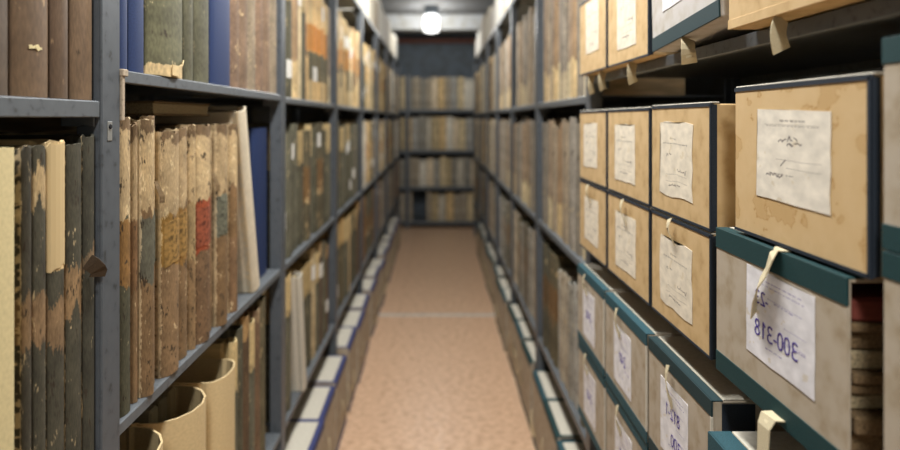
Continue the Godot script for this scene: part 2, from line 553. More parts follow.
# front at z = 0 facing +z, base at y = 0, centred on x. On the right rack +x points to the camera.
func archive_box(label: String, w: float, h: float, dep: float, style: Dictionary, group := "", category := "archive box") -> Node3D:
	var o := thing("archive_box", label, category, group)
	var card: Material = style.card
	var tape: Material = style.tape
	var kind: String = style.get("kind", "tan")
	if style.get("open", false):
		# the end towards the camera stands open and shows the papers inside
		var mb := MB.new()
		var t := 0.004
		mb.box(Vector3(-w / 2, 0, -t), Vector3(w / 2, h, 0), 0.0012)
		mb.box(Vector3(-w / 2, 0, -dep), Vector3(w / 2, t, -t), 0.001)
		mb.box(Vector3(-w / 2, h - t, -dep), Vector3(w / 2, h, -t), 0.001)
		mb.box(Vector3(-w / 2, t, -dep), Vector3(w / 2, h - t, -dep + t), 0.001)
		mb.box(Vector3(-w / 2, t, -dep + t), Vector3(-w / 2 + t, h - t, -t), 0.001)
		put("body", mb.mesh(), card, o)
		var y := t + 0.001
		var r := RandomNumberGenerator.new(); r.seed = 5
		var n := 0
		while y < h * 0.72:
			var th := r.randf_range(0.008, 0.02)
			put("paper_bundle", boxmesh(Vector3(-w / 2 + 0.01, y, -dep + 0.02), Vector3(w / 2 - r.randf_range(0.006, 0.02), y + th, -0.010 - r.randf_range(0, 0.004)), 0.002), M.old_pages if n % 3 else M.pages, o)
			y += th + 0.001
			n += 1
		put("paper_bundle", boxmesh(Vector3(-w / 2 + 0.01, y, -dep + 0.02), Vector3(w / 2 - 0.012, y + 0.022, -0.012), 0.003), M.lining, o)
	else:
		put("body", boxmesh(Vector3(-w / 2, 0, -dep), Vector3(w / 2, h, -0.0035), 0.002), card, o)
		put("front_flap", boxmesh(Vector3(-w / 2 + 0.001, 0.001, -0.0034), Vector3(w / 2 - 0.001, h - 0.0015, 0), 0.001), card, o)
	var e := 0.0008
	var tw: float = style.get("tape_width", 0.006)
	if kind == "tan":
		# binding cloth on the near upright edge, thin along top and bottom
		put("edge_tape", boxmesh(Vector3(w / 2 - 0.005, 0.001, -0.002), Vector3(w / 2 - 0.001, h - 0.001, e)), tape, o)
		put("edge_tape", boxmesh(Vector3(w / 2 - 0.0005, 0.001, -0.008), Vector3(w / 2 + e, h - 0.001, -0.0005)), tape, o)
		put("edge_tape", boxmesh(Vector3(-w / 2, h - 0.004, -0.002), Vector3(w / 2, h + e, e)), tape, o)
		put("edge_tape", boxmesh(Vector3(-w / 2, -0.0002, -0.002), Vector3(w / 2, 0.0035, e)), tape, o)
		put("lid_rim", boxmesh(Vector3(-w / 2, h + e, -0.012), Vector3(w / 2, h + e + 0.002, -0.001), 0.0008), M.offwhite, o)
	else:
		put("top_tape", boxmesh(Vector3(-w / 2, h - tw, -0.002), Vector3(w / 2, h + e, e), 0.0004), tape, o)
		put("bottom_tape", boxmesh(Vector3(-w / 2, -0.0002, -0.002), Vector3(w / 2, tw, e), 0.0004), tape, o)
		put("lid_tape", boxmesh(Vector3(-w / 2, h - 0.001, -style.get("lid", 0.016)), Vector3(w / 2, h + e, -0.0005), 0.0004), tape, o)
		put("lid_paper", boxmesh(Vector3(-w / 2 + 0.002, h, -dep + 0.01), Vector3(w / 2 - 0.002, h + 0.0012, -style.get("lid", 0.016) - 0.001)), M.offwhite, o)
		if style.get("ends", false):
			for q in [-1, 1]:
				put("lid_tape", boxmesh(Vector3(q * (w / 2 - 0.006) - 0.006, h + 0.0008, -dep), Vector3(q * (w / 2 - 0.006) + 0.006, h + 0.0018, -0.001)), tape, o)
		if not style.get("open", false) and tape != card:
			put("corner_tape", boxmesh(Vector3(w / 2 - 0.0005, h - 0.05, -0.06), Vector3(w / 2 + e, h - 0.004, -0.014)), M.navy, o)
			put("edge_rim", boxmesh(Vector3(w / 2 - 0.004, tw, -0.002), Vector3(w / 2 + e, h - tw, e)), M.offwhite if style.get("pale_rim", false) else card, o)
	if style.has("paper"):          # [material, x, y (from base), w, h, tilt, ragged]
		var p: Array = style.paper
		var mb := MB.new()
		var r := RandomNumberGenerator.new(); r.seed = int(p[1] * 1000) + int(w * 3000) + 11
		mb.sheet(p[3], p[4], 0.0007, p[6], r)
		var lb := put("label", mb.mesh(), p[0], o, Vector3(p[1], p[2], 0.0001))
		lb.rotation.z = p[5]
		lb.set_meta("label", "printed paper form with handwriting")
		for tx in style.get("writing", []):   # [text, size, x, y]
			lettering(tx[0], tx[1], M.ink, lb, Vector3(tx[2], tx[3], 0.0009))
	for rb in style.get("ribbons", []):       # [points, width, twist]
		var mb := MB.new()
		mb.ribbon(rb[0], rb[3] if rb.size() > 3 else Vector3.RIGHT, rb[1], 0.0012, rb[2])
		put("tie_ribbon", mb.mesh(), M.ribbon, o)
	return o

func hang(x: float, y: float, length: float, sway := 0.01, out := 0.004) -> Array:
	var pts := []
	for k in 7:
		var t := k / 6.0
		pts.append(Vector3(x + sway * sin(t * 2.2), y - length * t, out + 0.006 * sin(t * 4.0) + 0.002))
	return pts

# from the underside of the box and down over the shelf edge
func drape(x: float, length: float, sway := 0.008) -> Array:
	var pts := []
	for k in 7:
		var t := k / 6.0
		pts.append(Vector3(x + sway * sin(t * 3.0), -0.0008 - length * t, -0.014 + 0.006 * sin(t * 3.1)))
	return pts


# ---------------------------------------------------------------- racks
func shelf_mesh(length: float, dep: float, lip: float) -> ArrayMesh:
	var mb := MB.new()
	mb.box(Vector3(-length / 2, -0.004, -dep), Vector3(length / 2, 0, -0.001), 0.0012)
	mb.box(Vector3(-length / 2, -lip, -0.004), Vector3(length / 2, -0.0005, 0), 0.0012)
	mb.box(Vector3(-length / 2, -lip, -0.016), Vector3(length / 2, -lip + 0.003, -0.003), 0.001)
	mb.box(Vector3(-length / 2, -lip, -dep), Vector3(length / 2, -0.002, -dep + 0.004), 0.0012)
	return mb.mesh()

func post_mesh(wd: float, th: float, tall: float) -> ArrayMesh:
	# angle section: a flange along the aisle and one into the rack, with a rolled lip
	var mb := MB.new()
	mb.box(Vector3(-wd / 2, 0, -0.004), Vector3(wd / 2, tall, 0), 0.0018)
	mb.box(Vector3(-wd / 2, 0, -th), Vector3(-wd / 2 + 0.004, tall, -0.003), 0.0015)
	mb.box(Vector3(wd / 2 - 0.004, 0, -th), Vector3(wd / 2, tall, -0.003), 0.0015)
	return mb.mesh()

func rack(label: String, side: int, x: float, posts: Array, bays: Array, tall: float) -> void:
	var o := thing("shelving_rack", label, "shelving")
	for z in posts:
		for back in [false, true]:
			var p := put("post", post_mesh(0.05, 0.034, tall), M.steel, o)
			place(p, side, x + (DEP if back else 0.0), z, -EYE)
			if back: p.basis = p.basis * Basis(Vector3.UP, PI)
	for b in bays:                       # [z0, z1, [levels], lip]
		for y in b[2]:
			var s := put("shelf", shelf_mesh(b[1] - b[0] - 0.052, DEP - 0.01, b[3]), M.shelf, o)
			place(s, side, x + 0.002, (b[0] + b[1]) / 2, y)
			for e in [-1, 1]:
				var br := put("bracket", boxmesh(Vector3(-0.002, -0.034, -0.05), Vector3(0.002, 0.0, -0.006), 0.001), M.shelf, s, Vector3(e * ((b[1] - b[0] - 0.056) / 2), 0, 0))


# ---------------------------------------------------------------- rows of volumes down the aisle
func queue_row(side: int, x: float, z0: float, z1: float, y: float, gap: float, look: Array, wmin: float, wmax: float, hmin: float, hmax: float, where: String, what: String, tagged := 0.0) -> void:
	var z := z0
	var k := 0
	while true:
		var w := snappedf(rng.randf_range(wmin, wmax), 0.002)
		if z + w > z1: break
		if rng.randf() < 0.05 and z + w + 0.05 < z1: z += rng.randf_range(0.01, 0.035)
		var h: float = minf(snappedf(rng.randf_range(hmin, hmax), 0.005), gap - 0.02)
		var tone: String = look[rng.randi() % look.size()]
		far_specs.append({"side": side, "x": x + rng.randf_range(0.0, 0.014), "z": z + w / 2, "y": y, "w": w - 0.0025, "h": h, "tone": tone, "variant": rng.randi() % 3, "where": where, "what": what, "order": k, "tagged": rng.randf() < tagged, "tag_at": rng.randf_range(0.08, 0.25) if rng.randf() < 0.6 else rng.randf_range(0.6, 0.75), "area": w * h * x / pow(z, 3)})
		z += w + 0.001
		k += 1

func build_rows() -> void:
	far_specs.sort_custom(func(a, b): return a.area > b.area)
	var piles := {}
	for i in far_specs.size():
		var s: Dictionary = far_specs[i]
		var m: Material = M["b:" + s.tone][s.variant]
		if i < 270:
			var o := thing(s.what, "%s %s, %s %s" % [s.tone, s.what, ORD[mini(s.order, ORD.size() - 1)], s.where], "ledger" if s.what == "ledger" else "folder", "ledgers " + s.where)
			var spec := {"w": s.w, "h": s.h, "mat": m, "sd": i % 5, "wear": 0.006, "dep": 0.26}
			if s.tagged: spec["patches"] = [["paper_tag", 1.0 - s.tag_at - 0.13, 1.0 - s.tag_at, 0.7, M.white, 0.001]]
			volume_parts(o, spec)
			place(o, s.side, s.x, s.z, s.y)
		else:
			if not piles.has(m): piles[m] = MB.new()
			var mb: MB = piles[m]
			var dummy := Node3D.new()
			place(dummy, s.side, s.x, s.z, s.y + 0.0006)
			mb.xf = dummy.transform
			dummy.free()
			far_volume(mb, s.w, s.h, 0.26)
	var group := Node3D.new()
	group.name = "distant_ledger_rows"
	add_child(group)
	tag(group, "blurred ledgers packed on both racks at the far end of the aisle", "ledgers", "", "stuff")
	for m in piles:
		put("ledger_run", piles[m].mesh(), m, group)

func far_volume(mb: MB, w: float, h: float, dep: float) -> void:
	var hw := w / 2
	var pts := [Vector2(-hw, -dep), Vector2(-hw, -0.012), Vector2(-hw * 0.6, -0.002), Vector2(0, 0), Vector2(hw * 0.6, -0.002), Vector2(hw, -0.012), Vector2(hw, -dep)]
	var us := [0.0, 0.2, 0.35, 0.5, 0.65, 0.8, 1.0]
	var ring := []
	for k in 6:
		var a: Vector2 = pts[k]
		var b: Vector2 = pts[k + 1]
		var nn := Vector3(-(b - a).y, 0, (b - a).x).normalized()
		if nn.dot(Vector3(a.x + b.x, 0, (a.y + b.y) * 0.5 + 0.1)) < 0.0: nn = -nn
		mb.poly([Vector3(a.x, 0, a.y), Vector3(a.x, h, a.y), Vector3(b.x, h, b.y), Vector3(b.x, 0, b.y)], nn, [Vector2(us[k], 1), Vector2(us[k], 0), Vector2(us[k + 1], 0), Vector2(us[k + 1], 1)])
	for q in pts: ring.append(Vector3(q.x, h, q.y))
	mb.poly(ring, Vector3.UP)


# ---------------------------------------------------------------- the scene
func _ready() -> void:
	rng.seed = 4711
	# camera: level, with a shifted lens (the vanishing point is left of and well above the picture's middle)
	var near := 0.05
	var cam := Camera3D.new()
	cam.name = "camera"
	cam.projection = Camera3D.PROJECTION_FRUSTUM
	var ca := CameraAttributesPhysical.new()
	ca.frustum_near = near
	ca.frustum_far = 60.0
	ca.frustum_focal_length = 35.0
	ca.frustum_focus_distance = 0.90
	ca.exposure_aperture = 3.5
	cam.attributes = ca
	cam.near = near
	cam.far = 60.0
	cam.size = near * 450.0 / 650.0
	cam.frustum_offset = Vector2(13.0 / 650.0 * near, -106.0 / 650.0 * near)
	add_child(cam)
	cam.position = Vector3(0, EYE, 0)
	cam.current = true

	var we := WorldEnvironment.new()
	we.name = "world_environment"
	var env := Environment.new()
	env.background_mode = Environment.BG_COLOR
	env.background_color = Color.BLACK
	env.tonemap_mode = Environment.TONE_MAPPER_LINEAR
	env.tonemap_exposure = 1.68
	env.sdfgi_enabled = true
	env.ssao_enabled = true
	env.ssil_enabled = true
	we.environment = env
	add_child(we)

	make_materials()
	lamps()
	room()
	racks()
	left_foreground()
	right_boxes()
	floor_boxes()
	aisle_rows()
	back_rack()
	build_rows()


func lamps() -> void:
	var spots := [[6.75, 0.30, "round white ceiling lamp glowing at the far end of the aisle"], [3.7, 1.1, "white ceiling lamp over the middle of the aisle"]]
	for s in spots:
		var o := thing("ceiling_lamp", s[2], "lamp", "opal lamps along the aisle")
		o.position = Vector3(-0.06, EYE + 1.17, -s[0])
		var a := MB.new()
		a.lathe([Vector2(0, 0), Vector2(0.07, 0), Vector2(0.075, -0.02), Vector2(0.066, -0.085), Vector2(0, -0.085)], 24)
		put("lamp_base", a.mesh(), M.slate, o)
		var b := MB.new()
		b.lathe([Vector2(0.060, -0.085), Vector2(0.078, -0.095), Vector2(0.082, -0.12), Vector2(0.082, -0.24), Vector2(0.074, -0.264), Vector2(0.045, -0.272), Vector2(0, -0.273)], 32)
		put("lamp_globe", b.mesh(), glow(1.6), o)
		var l := OmniLight3D.new()
		l.name = "lamp_light"
		l.light_color = LAMP
		l.light_energy = s[1]
		l.light_size = 0.1
		l.omni_range = 14.0
		l.omni_attenuation = 2.0
		l.shadow_enabled = true
		l.position = Vector3(0, -0.17, 0)
		o.add_child(l)
	# tube battens over the near end of the aisle, above and behind the camera
	for s in [[1.35, "fluorescent tube batten on the ceiling over the near end of the aisle"], [-0.9, "fluorescent tube batten on the ceiling behind the camera"]]:
		var o := thing("tube_lamp", s[1], "lamp", "tube battens on the ceiling")
		o.position = Vector3(0, EYE + 1.17, -s[0])
		put("housing", boxmesh(Vector3(-0.09, -0.05, -0.62), Vector3(0.09, 0, 0.62), 0.006), M.beam, o)
		for x in [-0.045, 0.045]:
			var t := MB.new()
			t.xf = Transform3D(Basis(Vector3.RIGHT, PI / 2), Vector3(x, -0.068, 0))
			t.lathe([Vector2(0, -0.59), Vector2(0.014, -0.59), Vector2(0.014, 0.59), Vector2(0, 0.59)], 16)
			put("light_tube", t.mesh(), glow(2.0), o)
		var l := AreaLight3D.new()
		l.name = "tube_light"
		l.light_color = LAMP
		l.light_energy = 2.6
		l.area_size = Vector2(0.14, 1.18)
		l.area_normalize_energy = true
		l.set("area_range", 14.0)
		l.shadow_enabled = true
		l.position = Vector3(0, -0.09, 0)
		l.rotation.x = -PI / 2
		o.add_child(l)

func glow(e: float) -> StandardMaterial3D:
	var gl := StandardMaterial3D.new()
	gl.albedo_color = Color(0.95, 0.95, 0.93)
	gl.emission_enabled = true
	gl.emission = LAMP
	gl.emission_energy_multiplier = e
	return gl


func room() -> void:
	struct("floor", boxmesh(Vector3(-1.2, -0.1, -8.5), Vector3(1.2, 0, 2.6)), M.floor)
	struct("ceiling", boxmesh(Vector3(-1.2, EYE + 1.17, -8.5), Vector3(1.2, EYE + 1.3, 2.6)), M.ceiling)
	struct("wall_left", boxmesh(Vector3(-1.2, 0, -8.5), Vector3(-1.0, EYE + 1.17, 2.6)), M.plaster)
	struct("wall_right", boxmesh(Vector3(1.0, 0, -8.5), Vector3(1.2, EYE + 1.17, 2.6)), M.plaster)
	struct("wall_back", boxmesh(Vector3(-1.0, 0, -8.5), Vector3(1.0, EYE + 1.17, -8.36)), M.slate)
	struct("wall_front", boxmesh(Vector3(-1.0, 0, 2.4), Vector3(1.0, EYE + 1.17, 2.6)), M.plaster)
	struct("trim_1", boxmesh(Vector3(-0.39, 0, -4.40), Vector3(0.40, 0.003, -4.35), 0.001), M.strip)
	struct("trim_2", boxmesh(Vector3(-1.0, EYE + 1.0, -7.5), Vector3(1.0, EYE + 1.17, -7.25), 0.006), M.beam)
	var mb := MB.new()
	mb.xf = Transform3D(Basis(Vector3.BACK, PI / 2), Vector3(0, EYE + 1.0, -8.31))
	mb.lathe([Vector2(0, -1.0), Vector2(0.035, -1.0), Vector2(0.035, 1.0), Vector2(0, 1.0)], 16)
	struct("trim_3", mb.mesh(), M.redpipe)


func racks() -> void:
	var lp := [0.89]
	var lb := [[-0.25, 0.89, [0.024, 0.52, -0.45, -0.90], 0.022]]
	for k in 7:
		var z := 0.89 + 1.0 * k
		var z2 := minf(z + 1.0, 7.80)
		lp.append(z2)
		lb.append([z, z2, [0.07 if k == 0 else 0.065, 0.66, -0.43, -0.90], 0.018])
	lp.append(-0.25)
	rack("slate-grey steel shelving rack full of ledgers, blue-taped boxes along its foot", -1, XL, lp, lb, EYE + 0.66)
	var rp := [0.25, 1.79]
	var rb := [[0.25, 1.79, [0.115, 0.56, -0.34, -0.79], 0.02]]
	for k in 6:
		var z := 1.79 + 0.93 * k
		rp.append(z + 0.93)
		rb.append([z, z + 0.93, [0.065, 0.66, -0.415, -0.90], 0.022])
	rack("slate-grey steel shelving rack holding the tan and grey archive boxes", 1, XR, rp, rb, EYE + 0.66)


func left_foreground() -> void:
	var cream := rgb(188, 164, 124)
	var brown := rgb(130, 105, 76)
	var flk := Color8(190, 168, 128)
	# --- nearest bay, upper shelf: four brown volumes
	var up := [[0.62, 0.694, "dark brown leather ledger cut off by the picture edge, topmost shelf"], [0.695, 0.765, "wide chestnut brown ledger with a pale scuff low on its spine, near top shelf"], [0.766, 0.804, "narrow dark brown ledger between two wider brown ledgers, near top shelf"], [0.805, 0.862, "smooth brown ledger beside the grey post, near top shelf"]]
	var upc := [rgb(86, 72, 58), rgb(102, 82, 62), rgb(94, 76, 60), rgb(106, 86, 66)]
	for i in 4:
		var s := {"name": "ledger", "label": up[i][2], "category": "ledger", "group": "brown ledgers on the near top shelf", "w": up[i][1] - up[i][0] - 0.002, "h": 0.42 + 0.01 * (i % 2), "sd": i, "mat": spine_mat(spine_tex(300 + i, upc[i], [], -0.05 if i != 1 else 0.0, Color8(150, 124, 92), 96, 320, 0.7, 0.0, 0.13), Color.WHITE, 0.6), "bulge": 0.008}
		if i == 1: s["patches"] = [["scuff", 0.125, 0.135, 0.22, M.cream, 0.002]]
		var o := volume(s)
		place(o, -1, 0.451, (up[i][0] + up[i][1]) / 2, 0.024)
	# --- nearest bay, middle shelf: cream folder and five dark olive ledgers
	var dk := rgb(72, 69, 57)
	var dkb := rgb(128, 104, 76)
	var lo := [
		[0.605, 0.686, rgb(214, 196, 146), [], 0.0, "cream card folder at the picture edge beside the dark olive ledgers"],
		[0.713, 0.728, rgb(70, 66, 56), [[0.40, 0.52, dkb, 0.05]], 0.10, "thin dark olive ledger next to the cream card folder"],
		[0.729, 0.757, dk, [[0.06, 0.15, rgb(176, 152, 112), 0.06], [0.38, 0.53, dkb, 0.06]], 0.10, "dark olive ledger with torn cream paper near its head"],
		[0.758, 0.795, dk, [[0.0, 0.36, rgb(198, 172, 126), 0.015], [0.42, 0.57, dkb, 0.08]], 0.06, "dark olive ledger with a big cream paper patch on its spine"],
		[0.796, 0.834, dk, [[0.36, 0.50, rgb(140, 114, 82), 0.07]], 0.03, "dark olive ledger with a scuffed brown band, second from the near grey post"],
		[0.835, 0.8635, rgb(66, 64, 54), [[0.34, 0.42, rgb(120, 100, 76), 0.06]], 0.02, "dark olive ledger with a torn hanging flap, touching the near grey post"]]
	for i in lo.size():
		var s := {"name": "file_folder" if i == 0 else "ledger", "label": lo[i][5], "category": "folder" if i == 0 else "ledger", "w": lo[i][1] - lo[i][0] - 0.0015, "h": 0.42 if i == 0 else [0, 0.42, 0.42, 0.425, 0.42, 0.43][i], "sd": 10 + i, "wear": 0.002 if i == 0 else 0.010, "bulge": 0.004 if i == 0 else 0.007}
		s["mat"] = spine_mat(spine_tex(320 + i, lo[i][2], lo[i][3], lo[i][4], flk, 110, 400, 0.5, 0.25), Color.WHITE, 0.8)
		if i == 0: s["mat"] = M.cream
		if i > 0: s["group"] = "dark olive ledgers beside the near post"
		s["pages"] = M.old_pages
		if i == 3: s["patches"] = [["paper_patch", 0.64, 0.985, 0.82, spine_mat(spine_tex(333, rgb(204, 180, 134), [], 0.0), Color.WHITE, 0.9), 0.004, "torn cream paper patch"]]
		var o := volume(s)
		place(o, -1, 0.442 if i == 0 else 0.451, (lo[i][0] + lo[i][1]) / 2, -0.45)
		if i == 5:
			var mb := MB.new()
			mb.ribbon([Vector3(-0.013, 0.266, 0.001), Vector3(-0.010, 0.262, 0.006), Vector3(-0.004, 0.254, 0.010), Vector3(0.001, 0.250, 0.009), Vector3(0.002, 0.243, 0.006)], Vector3(0.2, 1, 0.3), 0.020, 0.0015, 1.0)
			var fl := put("torn_flap", mb.mesh(), M.leather, o)
			fl.set_meta("label", "curled brown flap of torn spine leather")
	# --- second bay, top shelf: blue, olive, blue, then thin brown volumes
	var tp := [
		[0.920, 0.958, "blue", "thin dark blue binder just past the near post, upper shelf"],
		[0.959, 1.012, "blue", "blue binder left of the broad olive ledgers, upper shelf"],
		[1.016, 1.166, "olive", "broad olive ledger with a torn cream spine foot, upper shelf"],
		[1.168, 1.216, "olive2", "narrow olive ledger behind the torn broad one, upper shelf"],
		[1.218, 1.300, "olive2", "olive ledger next to the wide blue binder, upper shelf"],
		[1.303, 1.435, "blue", "wide royal blue binder between olive and brown ledgers, upper shelf"]]
	for t in tp:
		var m: Material = M.blue
		if t[2] == "olive": m = spine_mat(spine_tex(350, rgb(92, 90, 68), [[0.955, 1.0, rgb(196, 172, 128), 0.03]], 0.0), Color.WHITE, 0.7)
		if t[2] == "olive2": m = spine_mat(spine_tex(351, rgb(88, 86, 68), [], 0.0), Color.WHITE, 0.7)
		var o := volume({"name": "binder" if t[2] == "blue" else "ledger", "label": t[3], "category": "binder" if t[2] == "blue" else "ledger", "w": t[1] - t[0] - 0.002, "h": 0.40, "sd": 20, "mat": m, "bulge": 0.014 if t[2] == "olive" else 0.006, "wear": 0.003})
		place(o, -1, 0.452 if t[2] != "olive" else 0.446, (t[0] + t[1]) / 2, 0.07)
		if t[2] == "olive":
			var mb := MB.new()
			mb.ribbon([Vector3(0.0, 0.012, 0.002), Vector3(0.02, 0.011, 0.004), Vector3(0.04, 0.016, 0.001), Vector3(0.056, 0.026, -0.006)], Vector3.UP, 0.018, 0.0016, 0.5)
			put("torn_foot", mb.mesh(), M.manila, o).set_meta("label", "torn cream paper at the foot of the spine")
	var z := 1.438
	var bw := [0.066, 0.066, 0.070, 0.068, 0.070, 0.078]
	for i in 6:
		var o := volume({"name": "ledger", "label": "thin brown ledger, %s right of the wide royal blue binder, upper shelf" % ORD[i], "category": "ledger", "group": "thin brown ledgers on the upper shelf", "w": bw[i] - 0.002, "h": 0.39, "sd": 30 + i, "mat": spine_mat(spine_tex(360 + i, [rgb(120, 98, 80), rgb(118, 98, 80), rgb(134, 120, 100)][i % 3], [], 0.12, flk), Color.WHITE, 0.8), "wear": 0.004})
		place(o, -1, 0.452, z + bw[i] / 2, 0.07)
		z += bw[i]
	# --- second bay, middle shelf: the torn ledgers
	var edges := [0.922, 0.976, 0.998, 1.034, 1.072, 1.143, 1.204, 1.228, 1.303, 1.338, 1.394, 1.434, 1.480]
	var mids := [rgb(128, 96, 56), rgb(120, 92, 64), rgb(96, 94, 80), rgb(94, 96, 84), rgb(146, 112, 58), rgb(140, 106, 58), rgb(160, 138, 100), rgb(140, 70, 44), rgb(118, 84, 60), rgb(108, 109, 94), rgb(110, 108, 88), rgb(122, 96, 66)]
	var lows := [rgb(78, 76, 60), brown, rgb(122, 98, 70), rgb(126, 102, 74), brown, rgb(122, 98, 70), rgb(140, 114, 82), rgb(112, 88, 64), brown, rgb(118, 94, 66), rgb(134, 108, 78), rgb(122, 96, 70)]
	var words := ["ochre label band and dark olive foot", "narrow brown band, second past the near post", "grey-green label band, third past the near post", "slate-green label band, fourth past the near post", "wide ochre label band and frayed cream head", "second ochre label band, left of a thin tan spine", "thin pale tan spine left of the red label", "brick-red title label and torn cream head", "thin brown spine right of the red label", "grey-green title label, tenth past the near post", "dull green band, eleventh past the near post", "brown band, last before the leaning grey folder"]
	for i in 12:
		var w: float = edges[i + 1] - edges[i] - 0.005
		var tall: float = [0.435, 0.425, 0.43, 0.435, 0.41, 0.415, 0.42, 0.42, 0.41, 0.42, 0.415, 0.42][i]
		var bands := [[0.0, 0.35 + 0.02 * sin(i * 2.1), cream.lerp(rgb(164, 142, 108), 0.5 + 0.5 * sin(i * 1.7)), 0.05], [0.345, 0.57 + 0.03 * sin(i * 1.3), mids[i], 0.03], [0.0, 0.045, rgb(112, 92, 68), 0.035]]
		var s := {"name": "ledger", "label": "torn old ledger with " + words[i], "category": "ledger", "group": "torn ledgers past the near post", "w": w, "h": tall, "sd": 40 + i, "wear": 0.010, "pages": M.old_pages, "bulge": 0.017, "mat": spine_mat(spine_tex(400 + i * 3, lows[i], bands, 0.16, Color8(206, 186, 146), 128, 448, 0.46, 0.62, 0.17, 0.1), Color.WHITE, 0.85)}
		if i == 7: s["patches"] = [["title_label", 0.44, 0.62, 0.72, mat(rgb(156, 84, 58), 0.75, T.blotch, 9.0), 0.003, "brick-red leather title label"]]
		elif i in [4, 5]: s["patches"] = [["title_label", 0.45, 0.63, 0.66, mat(rgb(166, 130, 72), 0.8, T.blotch, 9.0), 0.004]]
		elif i in [3, 9]: s["patches"] = [["title_label", 0.45, 0.62, 0.66, mat(rgb(114, 114, 96), 0.8, T.blotch, 9.0), 0.003]]
		var o := volume(s)
		place(o, -1, 0.451 + 0.008 * sin(i * 2.6), (edges[i] + edges[i + 1]) / 2, -0.43)
		# loose shreds of torn spine paper
		if i in [2, 8]:
			var mb := MB.new()
			var y0: float = tall * (0.60 + 0.05 * (i % 3))
			mb.ribbon([Vector3(w * 0.30, y0 + 0.03, 0.0), Vector3(w * 0.38, y0 + 0.018, 0.004), Vector3(w * 0.40, y0 + 0.006, 0.009), Vector3(w * 0.34, y0 - 0.004, 0.010)], Vector3(1, 0, 0.2), 0.008, 0.0010, 1.1)
			put("torn_shred", mb.mesh(), M.old_pages, o)
	var lean := 0.26
	var lf := volume({"name": "file_folder", "label": "tall pale grey card folder leaning against the torn ledgers", "category": "folder", "w": 0.056, "h": 0.46, "sd": 60, "wear": 0.002, "bulge": 0.012, "mat": spine_mat(spine_tex(460, rgb(204, 193, 170), [], 0.0, Color8(206, 194, 168), 96, 320, 0.8, 0.4, 0.07), Color.WHITE, 0.85)})
	place(lf, -1, 0.446, 1.598 + 0.028 * cos(lean) + 0.003, -0.43 + 0.028 * sin(lean) + 0.001, lean)
	var bb := volume({"name": "binder", "label": "blue binder standing behind the leaning grey folder, middle shelf", "category": "binder", "w": 0.150, "h": 0.405, "sd": 61, "wear": 0.0, "mat": M.blue})
	place(bb, -1, 0.478, 1.784, -0.43)
	var fo := thing("flat_folio", "flat brown folio lying across the tops of the torn ledgers", "folio")
	put("cover", boxmesh(Vector3(-0.14, 0, -0.2), Vector3(0.14, 0.004, 0), 0.001), M.old_pages, fo)
	put("page_block", boxmesh(Vector3(-0.137, 0.004, -0.197), Vector3(0.137, 0.022, -0.004)), M.pages, fo)
	put("cover", boxmesh(Vector3(-0.14, 0.022, -0.2), Vector3(0.14, 0.026, 0), 0.001), M.old_pages, fo)
	place(fo, -1, 0.50, 1.29, 0.0055)
	# --- second bay, low shelf: limp manila wrappers that bulge into the aisle, then dark ledgers
	var wr := [[0.922, 1.090, 0.385, "limp manila wrapper bulging round its papers, beside the near post"], [1.115, 1.285, 0.375, "limp manila wrapper with an olive ledger inside, middle of three"], [1.300, 1.440, 0.37, "flat-fronted manila wrapper right of the two bulging ones"]]
	for i in 3:
		var o := volume({"name": "manila_wrapper", "label": wr[i][3], "category": "folder", "group": "manila wrappers on the low shelf", "w": wr[i][1] - wr[i][0] - 0.003, "h": wr[i][2], "sd": 70 + i, "wear": 0.002, "bulge": [0.07, 0.075, 0.03][i], "mat": M.manila, "drop": 0.05, "back": 0.05, "pages": M.old_pages})
		place(o, -1, 0.432, (wr[i][0] + wr[i][1]) / 2, -0.90)
		if i == 1:
			for q in 3:
				put("inner_ledger", boxmesh(Vector3(-0.06 + 0.04 * q, 0.33, -0.22), Vector3(-0.027 + 0.04 * q, 0.385, -0.07), 0.004), M["b:olive"][q], o)
	z = 1.450
	for i in 6:
		var w: float = [0.046, 0.04, 0.055, 0.045, 0.05, 0.052][i]
		var o := volume({"name": "ledger", "label": "dark worn ledger, %s right of the flat manila wrapper, low shelf" % ORD[i], "category": "ledger", "group": "dark ledgers on the low shelf", "w": w - 0.002, "h": 0.40 + 0.015 * (i % 3), "sd": 80 + i, "wear": 0.008, "mat": M["b:" + ["olive cream-topped", "olive", "dark brown", "olive cream-topped", "brown", "olive"][i]][i % 3]})
		place(o, -1, 0.454, z + w / 2, -0.90)
		z += w
	# rust-stained hook plate where the shelf hangs on the near post
	var hk := thing("shelf_hook", "worn pale hook plate holding the upper shelf to the near post", "bracket")
	put("plate", boxmesh(Vector3(-0.004, -0.075, -0.006), Vector3(0.004, -0.002, 0.0), 0.001), M.bare, hk)
	put("hook", boxmesh(Vector3(-0.006, -0.012, -0.004), Vector3(0.010, -0.002, 0.002), 0.001), M.bare, hk)
	place(hk, -1, 0.4435, 0.9205, 0.072)
	var tg := thing("post_tag", "small worn metal tag screwed to the near grey post", "tag")
	put("plate", boxmesh(Vector3(-0.006, 0, 0), Vector3(0.006, 0.026, 0.001), 0.0004), M.bolt, tg)
	var sc := MB.new()
	sc.xf = Transform3D(Basis(Vector3.RIGHT, PI / 2), Vector3(0, 0.019, 0.001))
	sc.lathe([Vector2(0.0035, 0), Vector2(0.003, 0.0015), Vector2(0, 0.0018)], 12)
	put("screw", sc.mesh(), M.hole, tg)
	place(tg, -1, 0.446, 0.885, -0.030)


